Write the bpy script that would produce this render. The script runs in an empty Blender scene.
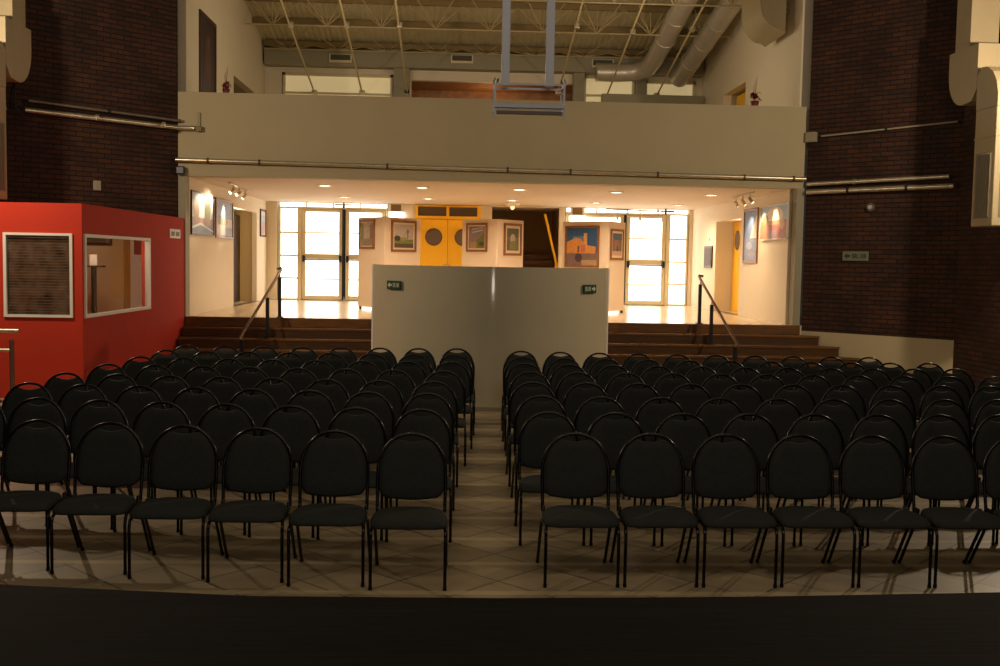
import bpy, math, random
from mathutils import Vector, Matrix
random.seed(7)
PI = math.pi
C = bpy.context.scene.collection

# ---------------------------------------------------------------- camera
F, H = 1050.0, 2.05
YAW, PITCH, ROLL = (math.radians(a) for a in (2.6, 3.92, 1.0))
fw = Vector((math.sin(YAW)*math.cos(PITCH), math.cos(YAW)*math.cos(PITCH), -math.sin(PITCH)))
r0 = Vector((math.cos(YAW), -math.sin(YAW), 0)); u0 = r0.cross(fw)
rt = r0*math.cos(ROLL) + u0*math.sin(ROLL); up = -r0*math.sin(ROLL) + u0*math.cos(ROLL)
cd = bpy.data.cameras.new('camera'); cam = bpy.data.objects.new('camera', cd); C.objects.link(cam)
cam.matrix_world = Matrix((( rt.x, up.x, -fw.x, 0), (rt.y, up.y, -fw.y, 0), (rt.z, up.z, -fw.z, H), (0, 0, 0, 1)))
cd.sensor_width = 36; cd.lens = F*36/1000; cd.clip_end = 200
bpy.context.scene.camera = cam

# ---------------------------------------------------------------- materials
def lin(c):
    return tuple(((v/255)/12.92 if v/255 <= .04045 else ((v/255+.055)/1.055)**2.4) for v in c)
MATS = {}
def base(name):
    m = bpy.data.materials.new(name); m.use_nodes = True
    nt = m.node_tree; b = nt.nodes['Principled BSDF']
    return m, nt, b
def mat(name, c, rough=.6, metal=0, var=.0, scale=6, spec=.5, bump=0):
    """plain surface with a soft procedural variation of its own colour"""
    if name in MATS: return MATS[name]
    m, nt, b = base(name); col = lin(c)
    b.inputs['Roughness'].default_value = rough; b.inputs['Metallic'].default_value = metal
    b.inputs['Specular IOR Level'].default_value = spec
    b.inputs['Base Color'].default_value = (*col, 1)
    if var or bump:
        tc = nt.nodes.new('ShaderNodeTexCoord'); n = nt.nodes.new('ShaderNodeTexNoise')
        n.inputs['Scale'].default_value = scale; n.inputs['Detail'].default_value = 4
        nt.links.new(tc.outputs['Object'], n.inputs['Vector'])
        if var:
            r = nt.nodes.new('ShaderNodeValToRGB')
            r.color_ramp.elements[0].position = .3; r.color_ramp.elements[1].position = .7
            r.color_ramp.elements[0].color = (*[v*(1-var) for v in col], 1)
            r.color_ramp.elements[1].color = (*[min(1, v*(1+var)) for v in col], 1)
            nt.links.new(n.outputs['Fac'], r.inputs['Fac']); nt.links.new(r.outputs['Color'], b.inputs['Base Color'])
        if bump:
            bp = nt.nodes.new('ShaderNodeBump'); bp.inputs['Strength'].default_value = bump; bp.inputs['Distance'].default_value = .01
            nt.links.new(n.outputs['Fac'], bp.inputs['Height']); nt.links.new(bp.outputs['Normal'], b.inputs['Normal'])
    MATS[name] = m; return m
def emit(name, c, s):
    if name in MATS: return MATS[name]
    m, nt, b = base(name); b.inputs['Base Color'].default_value = (*lin(c), 1)
    b.inputs['Emission Color'].default_value = (*lin(c), 1); b.inputs['Emission Strength'].default_value = s
    MATS[name] = m; return m
def glass(name, c, alpha, rough=.03):
    m, nt, b = base(name); nt.nodes.remove(b)
    g = nt.nodes.new('ShaderNodeBsdfGlossy'); g.inputs['Roughness'].default_value = rough
    t = nt.nodes.new('ShaderNodeBsdfTransparent'); t.inputs['Color'].default_value = (*lin(c), 1)
    x = nt.nodes.new('ShaderNodeMixShader'); x.inputs['Fac'].default_value = alpha
    nt.links.new(t.outputs[0], x.inputs[1]); nt.links.new(g.outputs[0], x.inputs[2])
    nt.links.new(x.outputs[0], nt.nodes['Material Output'].inputs['Surface']); return m
def brick():
    m, nt, b = base('dark_brick'); N = nt.nodes.new; L = nt.links.new
    tc = N('ShaderNodeTexCoord'); s = N('ShaderNodeSeparateXYZ'); cb = N('ShaderNodeCombineXYZ')
    L(tc.outputs['Object'], s.inputs[0]); L(s.outputs['X'], cb.inputs['X']); L(s.outputs['Z'], cb.inputs['Y'])
    t = N('ShaderNodeTexBrick'); L(cb.outputs[0], t.inputs['Vector'])
    t.inputs['Scale'].default_value = 1; t.inputs['Brick Width'].default_value = .26; t.inputs['Row Height'].default_value = .085
    t.inputs['Mortar Size'].default_value = .011; t.inputs['Mortar Smooth'].default_value = .4; t.inputs['Bias'].default_value = -.25
    t.inputs['Color1'].default_value = (*lin((70, 40, 25)), 1); t.inputs['Color2'].default_value = (*lin((42, 27, 20)), 1)
    t.inputs['Mortar'].default_value = (*lin((22, 17, 14)), 1)
    n = N('ShaderNodeTexNoise'); n.inputs['Scale'].default_value = 1.3; n.inputs['Detail'].default_value = 5; L(cb.outputs[0], n.inputs['Vector'])
    r = N('ShaderNodeMapRange'); r.inputs['From Min'].default_value = .3; r.inputs['From Max'].default_value = .7
    r.inputs['To Min'].default_value = .55; r.inputs['To Max'].default_value = 1.2; L(n.outputs['Fac'], r.inputs['Value'])
    mx = N('ShaderNodeMix'); mx.data_type = 'RGBA'; mx.blend_type = 'MULTIPLY'; mx.inputs['Factor'].default_value = 1
    L(t.outputs['Color'], mx.inputs['A']); L(r.outputs[0], mx.inputs['B']); L(mx.outputs['Result'], b.inputs['Base Color'])
    bp = N('ShaderNodeBump'); bp.inputs['Strength'].default_value = .7; bp.inputs['Distance'].default_value = .012; bp.invert = True
    L(t.outputs['Fac'], bp.inputs['Height']); L(bp.outputs['Normal'], b.inputs['Normal'])
    b.inputs['Roughness'].default_value = .75; b.inputs['Specular IOR Level'].default_value = .3
    return m
def tiles():
    """square tiles laid on the diagonal between straight pale strips"""
    m, nt, b = base('diagonal_tile'); N = nt.nodes.new; L = nt.links.new
    tc = N('ShaderNodeTexCoord'); mp = N('ShaderNodeMapping'); mp.inputs['Rotation'].default_value = (0, 0, PI/4)
    L(tc.outputs['Object'], mp.inputs['Vector'])
    t = N('ShaderNodeTexBrick'); t.offset = 0; L(mp.outputs[0], t.inputs['Vector'])
    t.inputs['Scale'].default_value = 1; t.inputs['Brick Width'].default_value = .445; t.inputs['Row Height'].default_value = .445
    t.inputs['Mortar Size'].default_value = .006
    t.inputs['Color1'].default_value = (*lin((158, 140, 110)), 1); t.inputs['Color2'].default_value = (*lin((142, 124, 96)), 1)
    t.inputs['Mortar'].default_value = (*lin((84, 68, 50)), 1)
    s = N('ShaderNodeSeparateXYZ'); L(tc.outputs['Object'], s.inputs[0])
    dv = N('ShaderNodeMath'); dv.operation = 'MULTIPLY_ADD'; dv.inputs[1].default_value = 1/.63; dv.inputs[2].default_value = -.05; L(s.outputs['Y'], dv.inputs[0])
    fr = N('ShaderNodeMath'); fr.operation = 'FRACT'; L(dv.outputs[0], fr.inputs[0])
    lt = N('ShaderNodeMath'); lt.operation = 'LESS_THAN'; lt.inputs[1].default_value = .12; L(fr.outputs[0], lt.inputs[0])
    mx = N('ShaderNodeMix'); mx.data_type = 'RGBA'; L(lt.outputs[0], mx.inputs['Factor']); L(t.outputs['Color'], mx.inputs['A'])
    mx.inputs['B'].default_value = (*lin((178, 158, 122)), 1)
    n = N('ShaderNodeTexNoise'); n.inputs['Scale'].default_value = 2.2; n.inputs['Detail'].default_value = 6; L(tc.outputs['Object'], n.inputs['Vector'])
    r = N('ShaderNodeMapRange'); r.inputs['From Min'].default_value = .3; r.inputs['From Max'].default_value = .7
    r.inputs['To Min'].default_value = .8; r.inputs['To Max'].default_value = 1.1; L(n.outputs['Fac'], r.inputs['Value'])
    m2 = N('ShaderNodeMix'); m2.data_type = 'RGBA'; m2.blend_type = 'MULTIPLY'; m2.inputs['Factor'].default_value = 1
    L(mx.outputs['Result'], m2.inputs['A']); L(r.outputs[0], m2.inputs['B']); L(m2.outputs['Result'], b.inputs['Base Color'])
    b.inputs['Roughness'].default_value = .38
    return m
def planks(name, c1, c2, width, length, rough=.6, axis='Y', spec=.5):
    m, nt, b = base(name); N = nt.nodes.new; L = nt.links.new
    tc = N('ShaderNodeTexCoord'); mp = N('ShaderNodeMapping'); L(tc.outputs['Object'], mp.inputs['Vector'])
    if axis == 'Y': mp.inputs['Rotation'].default_value = (0, 0, PI/2)
    t = N('ShaderNodeTexBrick'); L(mp.outputs[0], t.inputs['Vector']); t.inputs['Scale'].default_value = 1
    t.inputs['Brick Width'].default_value = length; t.inputs['Row Height'].default_value = width; t.inputs['Mortar Size'].default_value = .003
    t.inputs['Color1'].default_value = (*lin(c1), 1); t.inputs['Color2'].default_value = (*lin(c2), 1)
    t.inputs['Mortar'].default_value = (*[v*.4 for v in lin(c1)], 1)
    n = N('ShaderNodeTexNoise'); n.inputs['Scale'].default_value = 3; n.inputs['Detail'].default_value = 8
    m3 = N('ShaderNodeMapping'); m3.inputs['Scale'].default_value = (1, 14, 14) if axis == 'X' else (14, 1, 14)
    L(tc.outputs['Object'], m3.inputs['Vector']); L(m3.outputs[0], n.inputs['Vector'])
    r = N('ShaderNodeMapRange'); r.inputs['From Min'].default_value = .3; r.inputs['From Max'].default_value = .7
    r.inputs['To Min'].default_value = .6; r.inputs['To Max'].default_value = 1.3; L(n.outputs['Fac'], r.inputs['Value'])
    mx = N('ShaderNodeMix'); mx.data_type = 'RGBA'; mx.blend_type = 'MULTIPLY'; mx.inputs['Factor'].default_value = 1
    L(t.outputs['Color'], mx.inputs['A']); L(r.outputs[0], mx.inputs['B']); L(mx.outputs['Result'], b.inputs['Base Color'])
    bp = N('ShaderNodeBump'); bp.inputs['Strength'].default_value = .35; bp.inputs['Distance'].default_value = .006
    L(n.outputs['Fac'], bp.inputs['Height']); L(bp.outputs['Normal'], b.inputs['Normal'])
    b.inputs['Roughness'].default_value = rough; b.inputs['Specular IOR Level'].default_value = spec
    return m
def corrugated():
    m, nt, b = base('corrugated_roof_sheet'); N = nt.nodes.new; L = nt.links.new
    tc = N('ShaderNodeTexCoord'); w = N('ShaderNodeTexWave'); w.inputs['Scale'].default_value = 2.2; w.bands_direction = 'X'
    L(tc.outputs['Object'], w.inputs['Vector'])
    bp = N('ShaderNodeBump'); bp.inputs['Strength'].default_value = .45; bp.inputs['Distance'].default_value = .03
    L(w.outputs['Fac'], bp.inputs['Height']); L(bp.outputs['Normal'], b.inputs['Normal'])
    b.inputs['Base Color'].default_value = (*lin((190, 178, 140)), 1); b.inputs['Roughness'].default_value = .6
    return m

M_BRICK, M_TILE, M_ROOF = brick(), tiles(), corrugated()
M_STAGE = planks('black_stage_boards', (24, 20, 17), (18, 15, 12), .14, 2.4, .8, 'X', .06)
M_STEP = planks('dark_stair_wood', (116, 74, 28), (96, 60, 22), .15, 1.6, .4, 'X')
M_LOBFLOOR = mat('polished_lobby_tile', (206, 186, 156), .22, var=.06, scale=3)
M_PAINT = mat('cream_wall_paint', (226, 212, 186), .75, var=.02, scale=1.5)
M_PARAPET = mat('beige_parapet_paint', (176, 162, 128), .75, var=.03, scale=1.2)
M_CEIL = mat('white_ceiling_paint', (208, 190, 168), .8)
M_PANEL = mat('white_panel_paint', (228, 206, 182), .6, var=.02, scale=2)
M_GLOSSP = mat('glossy_white_panel', (200, 188, 160), .07, var=.03, scale=1.2)
M_RED = mat('red_wall_paint', (186, 54, 34), .8, var=.05, scale=1.6, spec=.2)
M_YELLOW = mat('yellow_door_paint', (252, 196, 34), .45, var=.02)
M_GREYBEAM = mat('grey_beam_paint', (150, 142, 118), .7, var=.03)
M_FRAME = mat('cream_metal_frame', (214, 200, 164), .45)
M_PANE = emit('frosted_daylight_pane', (255, 250, 238), 3.6)
M_PANEUP = emit('lit_upper_window_pane', (232, 212, 160), .34)
M_FAB = mat('black_fabric', (50, 51, 48), .9, var=.1, scale=30, spec=.2, bump=.3)
M_TUBE = mat('black_steel_tube', (12, 11, 11), .25, metal=.0, spec=.36)
M_BLACK = mat('black_metal', (22, 20, 20), .4)
M_DGREY = mat('dark_glass', (92, 78, 60), .2)
M_STEEL = mat('galvanised_pipe', (196, 186, 160), .32, metal=.75, var=.1, scale=8)
M_PALEMETAL = mat('pale_grey_metal', (178, 178, 188), .42, metal=.2)
M_DUCT = mat('cream_duct_sheet', (164, 148, 114), .5, var=.04, scale=3)
M_ROUNDDUCT = mat('spiral_duct_metal', (206, 196, 180), .35, metal=.5, var=.05)
M_TAN = mat('tan_truss_paint', (176, 158, 116), .55)
M_BROWN = mat('brown_purlin_paint', (128, 106, 66), .6)
M_WOODF = mat('picture_frame_wood', (136, 88, 46), .45, var=.2, scale=20)
M_DARKF = mat('dark_frame_wood', (62, 36, 24), .45, var=.2, scale=20)
M_MATB = mat('cream_mount_board', (226, 204, 176), .8)
M_WHITE = mat('white_plastic', (226, 222, 210), .5)
M_OWOOD = mat('orange_brown_timber', (150, 100, 54), .4, var=.3, scale=5)
M_RAIL = mat('brushed_handrail', (124, 100, 84), .35, metal=.7)
M_SIGNGREEN = mat('dark_green_sign', (18, 66, 40), .5)
M_SIGNWHITE = mat('pale_sign_face', (206, 214, 190), .6)
M_LAMPON = emit('downlight_disc', (255, 236, 200), 9)
M_BULB = emit('spot_bulb', (255, 240, 210), 14)

# ---------------------------------------------------------------- mesh helper
class MB:
    def __init__(s): s.v, s.f, s.sm, s.mi = [], [], [], []
    def add(s, vs, fs, smooth=False, mi=0, M=None):
        o = len(s.v)
        s.v += [tuple(M @ Vector(p)) if M else tuple(p) for p in vs]
        for f in fs: s.f.append(tuple(o+i for i in f)); s.sm.append(smooth); s.mi.append(mi)
        return s
    def box(s, x0, x1, y0, y1, z0, z1, mi=0, M=None, b=0):
        if b and min(x1-x0, y1-y0, z1-z0) > 2.2*b:
            import bmesh
            bm = bmesh.new(); bmesh.ops.create_cube(bm, size=1)
            for v in bm.verts: v.co = Vector(((x0+x1)/2+v.co.x*(x1-x0), (y0+y1)/2+v.co.y*(y1-y0), (z0+z1)/2+v.co.z*(z1-z0)))
            bmesh.ops.bevel(bm, geom=list(bm.edges), offset=b, segments=2, affect='EDGES', profile=.5)
            bm.verts.index_update()
            s.add([v.co.copy() for v in bm.verts], [[v.index for v in f.verts] for f in bm.faces], False, mi, M); bm.free(); return s
        return s.add([(x0,y0,z0),(x1,y0,z0),(x1,y1,z0),(x0,y1,z0),(x0,y0,z1),(x1,y0,z1),(x1,y1,z1),(x0,y1,z1)],
                     [(0,3,2,1),(4,5,6,7),(0,1,5,4),(1,2,6,5),(2,3,7,6),(3,0,4,7)], False, mi, M)
    def sweep(s, pts, prof, closed=False, smooth=True, mi=0, ref=None):
        """profile (list of (a,b)) swept along pts with mitred frames"""
        pts = [Vector(p) for p in pts]; n = len(pts); k = len(prof); vs = []
        ref = Vector(ref) if ref else None
        for i, p in enumerate(pts):
            a = pts[(i-1) % n] if (i > 0 or closed) else None
            c = pts[(i+1) % n] if (i < n-1 or closed) else None
            d1 = (p-a).normalized() if a is not None else None
            d2 = (c-p).normalized() if c is not None else None
            t = (d1+d2).normalized() if d1 is not None and d2 is not None else (d1 if d1 is not None else d2)
            if i == 0:
                r = ref if ref is not None else (Vector((0,0,1)) if abs(t.z) < .9 else Vector((0,1,0)))
                nrm = (r - t*r.dot(t)).normalized()
            else:
                nrm = (nrm - t*nrm.dot(t)).normalized()
            bn = t.cross(nrm)
            vs += [p + nrm*x + bn*y for x, y in prof]
        fs = []
        for i in range(n if closed else n-1):
            j = (i+1) % n
            for q in range(k): fs.append((i*k+q, i*k+(q+1) % k, j*k+(q+1) % k, j*k+q))
        s.add(vs, fs, smooth, mi)
        if not closed:
            s.add([vs[q] for q in range(k)], [tuple(range(k))[::-1]], False, mi)
            s.add([vs[(n-1)*k+q] for q in range(k)], [tuple(range(k))], False, mi)
        return s
    def tube(s, pts, r, n=8, closed=False, mi=0):
        return s.sweep(pts, [(r*math.cos(2*PI*i/n), r*math.sin(2*PI*i/n)) for i in range(n)], closed, True, mi)
    def bar(s, pts, w, h, closed=False, mi=0, ref=None):
        return s.sweep(pts, [(h/2,w/2),(h/2,-w/2),(-h/2,-w/2),(-h/2,w/2)], closed, False, mi, ref)
    def prism(s, poly, t0, t1, fn, mi=0, smooth=False):
        k = len(poly)
        vs = [fn(a, b, t0) for a, b in poly] + [fn(a, b, t1) for a, b in poly]
        s.add(vs, [tuple(range(k))[::-1], tuple(range(k, 2*k))], False, mi)
        return s.add(vs, [(q, (q+1) % k, k+(q+1) % k, k+q) for q in range(k)], smooth, mi)
    def disc(s, c, r, z0, z1, n=20, mi=0):
        return s.prism([(c[0]+r*math.cos(2*PI*i/n), c[1]+r*math.sin(2*PI*i/n)) for i in range(n)], z0, z1, lambda a, b, t: (a, b, t), mi, True)
    def lathe(s, prof, n=16, c=(0,0,0), mi=0):
        vs, fs, k = [], [], len(prof)
        for i in range(n):
            a = 2*PI*i/n
            vs += [(c[0]+r*math.cos(a), c[1]+r*math.sin(a), c[2]+z) for r, z in prof]
        for i in range(n):
            j = (i+1) % n
            for q in range(k-1): fs.append((i*k+q, j*k+q, j*k+q+1, i*k+q+1))
        s.add(vs, fs, True, mi)
        s.add([vs[i*k] for i in range(n)], [tuple(range(n))[::-1]], False, mi)
        return s.add([vs[i*k+k-1] for i in range(n)], [tuple(range(n))], False, mi)
    def build(s, name, mats, parent=None, loc=(0,0,0), rotz=0):
        me = bpy.data.meshes.new(name); me.from_pydata(s.v, [], s.f)
        for m in (mats if isinstance(mats, (list, tuple)) else [mats]): me.materials.append(m)
        me.polygons.foreach_set('use_smooth', s.sm); me.polygons.foreach_set('material_index', s.mi); me.update()
        o = bpy.data.objects.new(name, me); C.objects.link(o); o.location = loc; o.rotation_euler[2] = rotz
        if parent: o.parent = parent
        return o

def tag(o, label, cat, group=None, kind=None):
    o['label'] = label; o['category'] = cat
    if group: o['group'] = group
    if kind: o['kind'] = kind
    return o
def thing(name, label, cat, loc=(0,0,0), rotz=0, group=None):
    o = bpy.data.objects.new(name, None); C.objects.link(o); o.location = loc; o.rotation_euler[2] = rotz
    o.empty_display_size = .1
    return tag(o, label, cat, group)
def struct(o, label=None):
    o['kind'] = 'structure'
    if label: o['label'] = label
    return o
def sempty(name, loc=(0,0,0), rotz=0):
    o = bpy.data.objects.new(name, None); C.objects.link(o); o.location = loc; o.rotation_euler[2] = rotz
    o['kind'] = 'structure'; return o
def dup(root, loc, rotz=0, label=None, group=None):
    r = root.copy(); C.objects.link(r); r.location = loc; r.rotation_euler[2] = rotz
    if label: r['label'] = label
    if group: r['group'] = group
    for ch in list(root.children):
        c = ch.copy(); C.objects.link(c); c.parent = r
        for g in list(ch.children):
            d = g.copy(); C.objects.link(d); d.parent = c
    return r
def wall(name, p0, p1, z0, z1, thick, m, openings=()):
    """room face runs p0 -> p1 on the local -y side; body lies behind it"""
    L = math.hypot(p1[0]-p0[0], p1[1]-p0[1]); rz = math.atan2(p1[1]-p0[1], p1[0]-p0[0])
    b = MB(); cuts = sorted({0.0, L, *[v for o in openings for v in o[:2]]})
    for a, c in zip(cuts, cuts[1:]):
        z = z0
        for o in sorted((o for o in openings if o[0] <= a+1e-6 and o[1] >= c-1e-6), key=lambda o: o[2]):
            if o[2] > z: b.box(a, c, 0, thick, z, o[2])
            z = o[3]
        if z < z1: b.box(a, c, 0, thick, z, z1)
    return struct(b.build(name, m, loc=(p0[0], p0[1], 0), rotz=rz))

# ---------------------------------------------------------------- setting
YE, YB = 20.1, 28.7           # top of the stairs, lobby back wall
XL, XR = -5.05, 6.55          # lobby side walls
ZL, ZC = .9, 3.545            # lobby floor and ceiling
ZP = 5.1                      # parapet top
struct(MB().box(-7.6, 9, 4.75, 21, -.1, 0).build('floor', M_TILE))
edge = [(-7.4,5.6),(-2.1,4.92),(-.91,4.76),(.24,4.74),(1.41,4.77),(2.66,4.85),(8.8,5.6),(8.8,-4),(-7.4,-4)]
struct(MB().prism(edge, -.1, .5, lambda a, b, t: (a, b, t)).build('floor_stage', M_STAGE))
struct(MB().box(XL-1.6, XR+1.6, YE, YB+3, ZL-.18, ZL).build('floor_lobby', M_LOBFLOOR))
struct(MB().box(-5.3, 6.8, YE+.3, YB+3, ZC, 4.2).build('ceiling_lobby', M_CEIL))
wall('wall_left', (-7.4, -4), (-7.4, 17.88), 0, 11, .3, M_BRICK)
wall('wall_left_corner', (-7.4, 17.88), (-5.18, YE), 0, 11, .3, M_BRICK)
wall('wall_right_corner', (6.78, YE), (8.8, 18.02), .8, 11, .3, M_BRICK)
struct(wall('wall_right_base', (6.78, YE), (8.8, 18.02), 0, .8, .3, M_PARAPET))
wall('wall_right', (8.8, 18.02), (8.8, -4), 0, 11, .3, M_BRICK)
wall('wall_behind', (8.8, -4), (-7.4, -4), 0, 11, .3, mat('dark_curtain_wall', (40, 34, 30), .9))
struct(MB().box(-7.8, 9.2, -4.4, 20.4, 10.6, 10.9).build('ceiling', mat('dark_hall_ceiling', (70, 60, 46), .8)))
wall('wall_balcony', (-5.2, YE), (6.72, YE), ZC, ZP, .3, M_PARAPET)
# strips of wall that frame the lobby opening
struct(MB().box(-5.2, XL, YE, YE+.3, 0, ZC).build('trim_1', M_GREYBEAM))
struct(MB().box(6.6, 6.74, YE, YE+.3, 0, ZC).build('trim_2', M_GREYBEAM))
# lobby walls
wall('wall_lobby_left', (XL, YE+.3), (XL, YB), 0, ZC, .12, M_PAINT, [(4.04, 6.9, ZL, 3.18)])
wall('wall_lobby_right', (XR, YB), (XR, YE+.3), 0, ZC, .12, M_PAINT, [(2.6, 4.85, ZL, 3.12)])
wall('wall_lobby_back', (XL-.1, YB), (XR+.1, YB), 0, ZC, .2, M_PAINT,
     [(.39, 3.36, ZL, 3.54), (4.09, 5.87, ZL, 3.52), (6.18, 8.02, ZL, 3.52), (8.18, 11.6, ZL, 3.54)])
# upper storey
wall('wall_upper_left', (-5.1, YE+.3), (-5.1, YB), 4.2, 11, .2, M_PAINT, [(4.3, 6.95, 4.2, 6.2)])
wall('wall_upper_right', (6.68, YB), (6.68, YE+.3), 4.2, 11, .2, M_PAINT, [(2.4, 4.4, 4.2, 6.28)])
wall('wall_upper_back', (-5.1, YB), (6.68, YB), 4.2, 7.62, .2, M_PAINT,
     [(.45, 3.42, 5.0, 6.98), (3.9, 8.3, 4.2, 6.86), (8.55, 9.95, 4.9, 7.1), (10.2, 11.6, 4.9, 7.0)])
struct(MB().prism([(19.9, 9.42),(29.2, 7.56),(29.2, 7.7),(19.9, 9.56)], -5.3, 6.9, lambda a, b, t: (t, a, b)).build('ceiling_upper', M_ROOF))
struct(MB().box(-5.3, 6.9, 19.9, 20.05, 9.4, 11).build('wall_roof_step', M_BRICK))
struct(MB().box(-5.05, 6.63, 28.3, YB, 7.12, 7.5).build('trim_3', M_GREYBEAM))
for i, (a, b) in enumerate(((-1.66, -1.24), (3.15, 3.45), (4.85, 5.12))):
    struct(MB().box(a, b, 28.45, YB, 4.2, 7.12).build('column_upper' if not i else f'column_upper.{i:03d}', M_GREYBEAM))
struct(MB().box(3.9, 6.6, 28.2, 28.45, 4.2, 6.55).build('trim_4', M_GREYBEAM))
# rooms seen through upper openings
struct(MB().box(-1.3, 3.3, 30.4, 30.5, 4.2, 6.9).box(-1.3, 3.3, 28.9, 30.5, 6.87, 6.95).build('wall_timber_room', M_OWOOD))
struct(MB().box(-6.3, -6.2, 24.4, 27.6, 4.2, 6.4).box(-6.2, -5.3, 27.35, 27.6, 4.2, 6.4).box(-6.3, -5.3, 24.4, 27.6, 6.2, 6.4).build('wall_upper_recess', M_PARAPET))
struct(MB().box(7.5, 7.6, 23.9, 26.6, 4.2, 6.4).box(6.88, 7.5, 26.3, 26.5, 4.2, 6.4).box(6.88, 7.6, 23.9, 26.6, 6.28, 6.4).build('wall_upper_recess.001', M_PARAPET))
struct(MB().box(7.0, 7.06, 24.4, 26.26, 4.2, 6.24).build('door_6', M_YELLOW))
# recesses off the lobby
struct(MB().box(-6.35, XL-.12, 27.35, 27.5, ZL, ZC).box(-6.5, -6.35, 24.0, 27.5, ZL, ZC).box(-6.5, XL-.12, 24.0, 24.15, ZL, ZC).box(-6.5, XL-.12, 24, 27.5, 3.2, 3.3).build('wall_lobby_recess', mat('recess_wall_paint', (190, 164, 116), .75)))
d = sempty('door_4', (-5.53, 24.5, ZL)); MB().box(0, .05, 0, 2.82, 0, 2.2, b=.01).build('leaf', mat('dark_door_wood', (44, 26, 20), .4), d)
struct(MB().box(7.02, 7.1, 23.6, 26.4, ZL, ZC).box(XR+.12, 7.02, 26.13, 26.4, ZL, ZC).box(XR+.12, 7.02, 23.6, 23.82, ZL, ZC).box(XR+.12, 7.02, 23.6, 26.4, 3.13, 3.2).build('wall_lobby_recess.001', M_PAINT))

def glass_door(name, x0, x1, mid, side_left):
    """glazed double door with one glazed sidelight, all of frosted panes in cream metal bars"""
    d = sempty(name, (0, YB+.06, 0)); z0, z1 = ZL, 3.37
    fb = MB()
    fb.box(x0, x1, -.05, .05, z1, z1+.055, b=.01).box(x0, x1, -.04, .04, 3.525, 3.54)
    for k in range(1, 4): fb.box(x0+(x1-x0)*k/4-.02, x0+(x1-x0)*k/4+.02, -.03, .03, z1+.05, 3.53)
    sl = (x0+.02, x0+.55) if side_left else (x1-.55, x1-.02)
    fb.box(x0, x0+.05, -.05, .05, z0, z1).box(x1-.05, x1, -.05, .05, z0, z1)
    q = sl[1] if side_left else sl[0]
    fb.box(q-.06, q+.06, -.05, .05, z0, z1, b=.01)
    for z in (z0+.03, 1.5, 2.11, 2.73): fb.box(sl[0], sl[1], -.03, .03, z-.03, z+.02)
    fb.build('door_frame', M_FRAME, d)
    MB().box(x0+.02, x1-.02, .0, .012, z1+.05, 3.53).box(sl[0], sl[1], .0, .012, z0+.02, z1).build('glass', M_PANE, d)
    a, b = (q+.07, x1-.06) if side_left else (x0+.06, q-.07)
    for p, s in ((a, mid-.03), (mid+.05, b)):
        lf = MB().box(p, p+.1, -.04, .03, z0+.02, z1-.01, b=.008).box(s-.1, s, -.04, .03, z0+.02, z1-.01, b=.008)
        lf.box(p+.1, s-.1, -.035, .025, z0+.02, z0+.13).box(p+.1, s-.1, -.035, .025, z1-.08, z1-.01)
        lf.box(p+.1, s-.1, -.035, .025, 2.02, 2.16)
        for z in (1.47, 2.73): lf.box(p+.1, s-.1, -.02, .02, z-.015, z+.02)
        lo = lf.build('leaf', M_FRAME, d)
        MB().box(p+.08, s-.08, -.006, .006, z0+.1, z1-.05).build('glass', M_PANE, lo)
        MB().tube([(p+.06, -.1, 2.0), (s-.06, -.1, 2.0)], .018).box(p+.02, p+.09, -.13, -.04, 1.94, 2.12, b=.01).box(s-.09, s-.02, -.13, -.04, 1.94, 2.12, b=.01).build('push_bar', M_BLACK, lo)
    MB().box(mid-.035, mid+.0, -.1, -.045, z0+.02, z1+.0).build('closing_rod', M_BLACK, d)
    return d
glass_door('door_1', -4.72, -1.8, -2.98, True)
glass_door('door_2', 3.05, 6.43, 4.68, False)

# yellow double door with round windows and a dark fanlight
d = sempty('door_3', (0, YB+.02, 0))
MB().box(-1.06, -.98, -.06, .12, ZL, 3.52).box(.63, .72, -.06, .12, ZL, 3.52).box(-.98, .63, -.06, .12, 3.16, 3.24).box(-.98, .63, -.06, .12, 3.49, 3.52).box(-.21, -.13, -.06, .1, 3.24, 3.49).build('door_frame', M_YELLOW, d)
MB().box(-.98, .63, .03, .05, 3.24, 3.49).build('fanlight', M_DGREY, d)
for a, b, hx in ((-.975, -.175, -.27), (-.165, .625, -.07)):
    lf = MB().box(a, b, 0, .05, ZL+.01, 3.15, b=.006).build('leaf', M_YELLOW, d)
    cx = a+.43 if a < -.5 else b-.37
    ring = lambda r, y0, y1, m_, nm: MB().prism([(cx+r*math.cos(2*PI*i/28), 2.67+r*math.sin(2*PI*i/28)) for i in range(28)], y0, y1, lambda p, q, t: (p, t, q), 0, True).build(nm, m_, lf)
    ring(.235, -.018, .0, mat('bronze_ring', (96, 70, 40), .4), 'porthole_ring'); ring(.2, -.024, -.018, mat('porthole_glass', (112, 98, 90), .2), 'porthole_glass')
    MB().tube([(hx, -.01, 1.92), (hx, -.06, 1.92), (hx+(.1 if hx > -.2 else -.1)*-1, -.06, 1.92)], .012).build('handle', M_STEEL, lf)
# yellow side door with a round window in the right-hand recess
d = sempty('door_5', (6.98, 25.0, ZL))
lf = MB().box(0, .04, .05, 1.08, 0, 2.2, b=.006).build('leaf', M_YELLOW, d)
MB().prism([(.66+.2*math.cos(2*PI*i/28), 1.76+.24*math.sin(2*PI*i/28)) for i in range(28)], -.02, .0, lambda p, q, t: (t, p, q), 0, True).build('porthole_glass', mat('porthole_glass', (112, 98, 90), .2), lf)
MB().box(-.02, .04, 0, .05, 0, 2.2).box(-.02, .04, 0, 1.1, 2.2, 2.23).build('door_frame', mat('door_reveal_paint', (206, 164, 96), .6), d)

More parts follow.
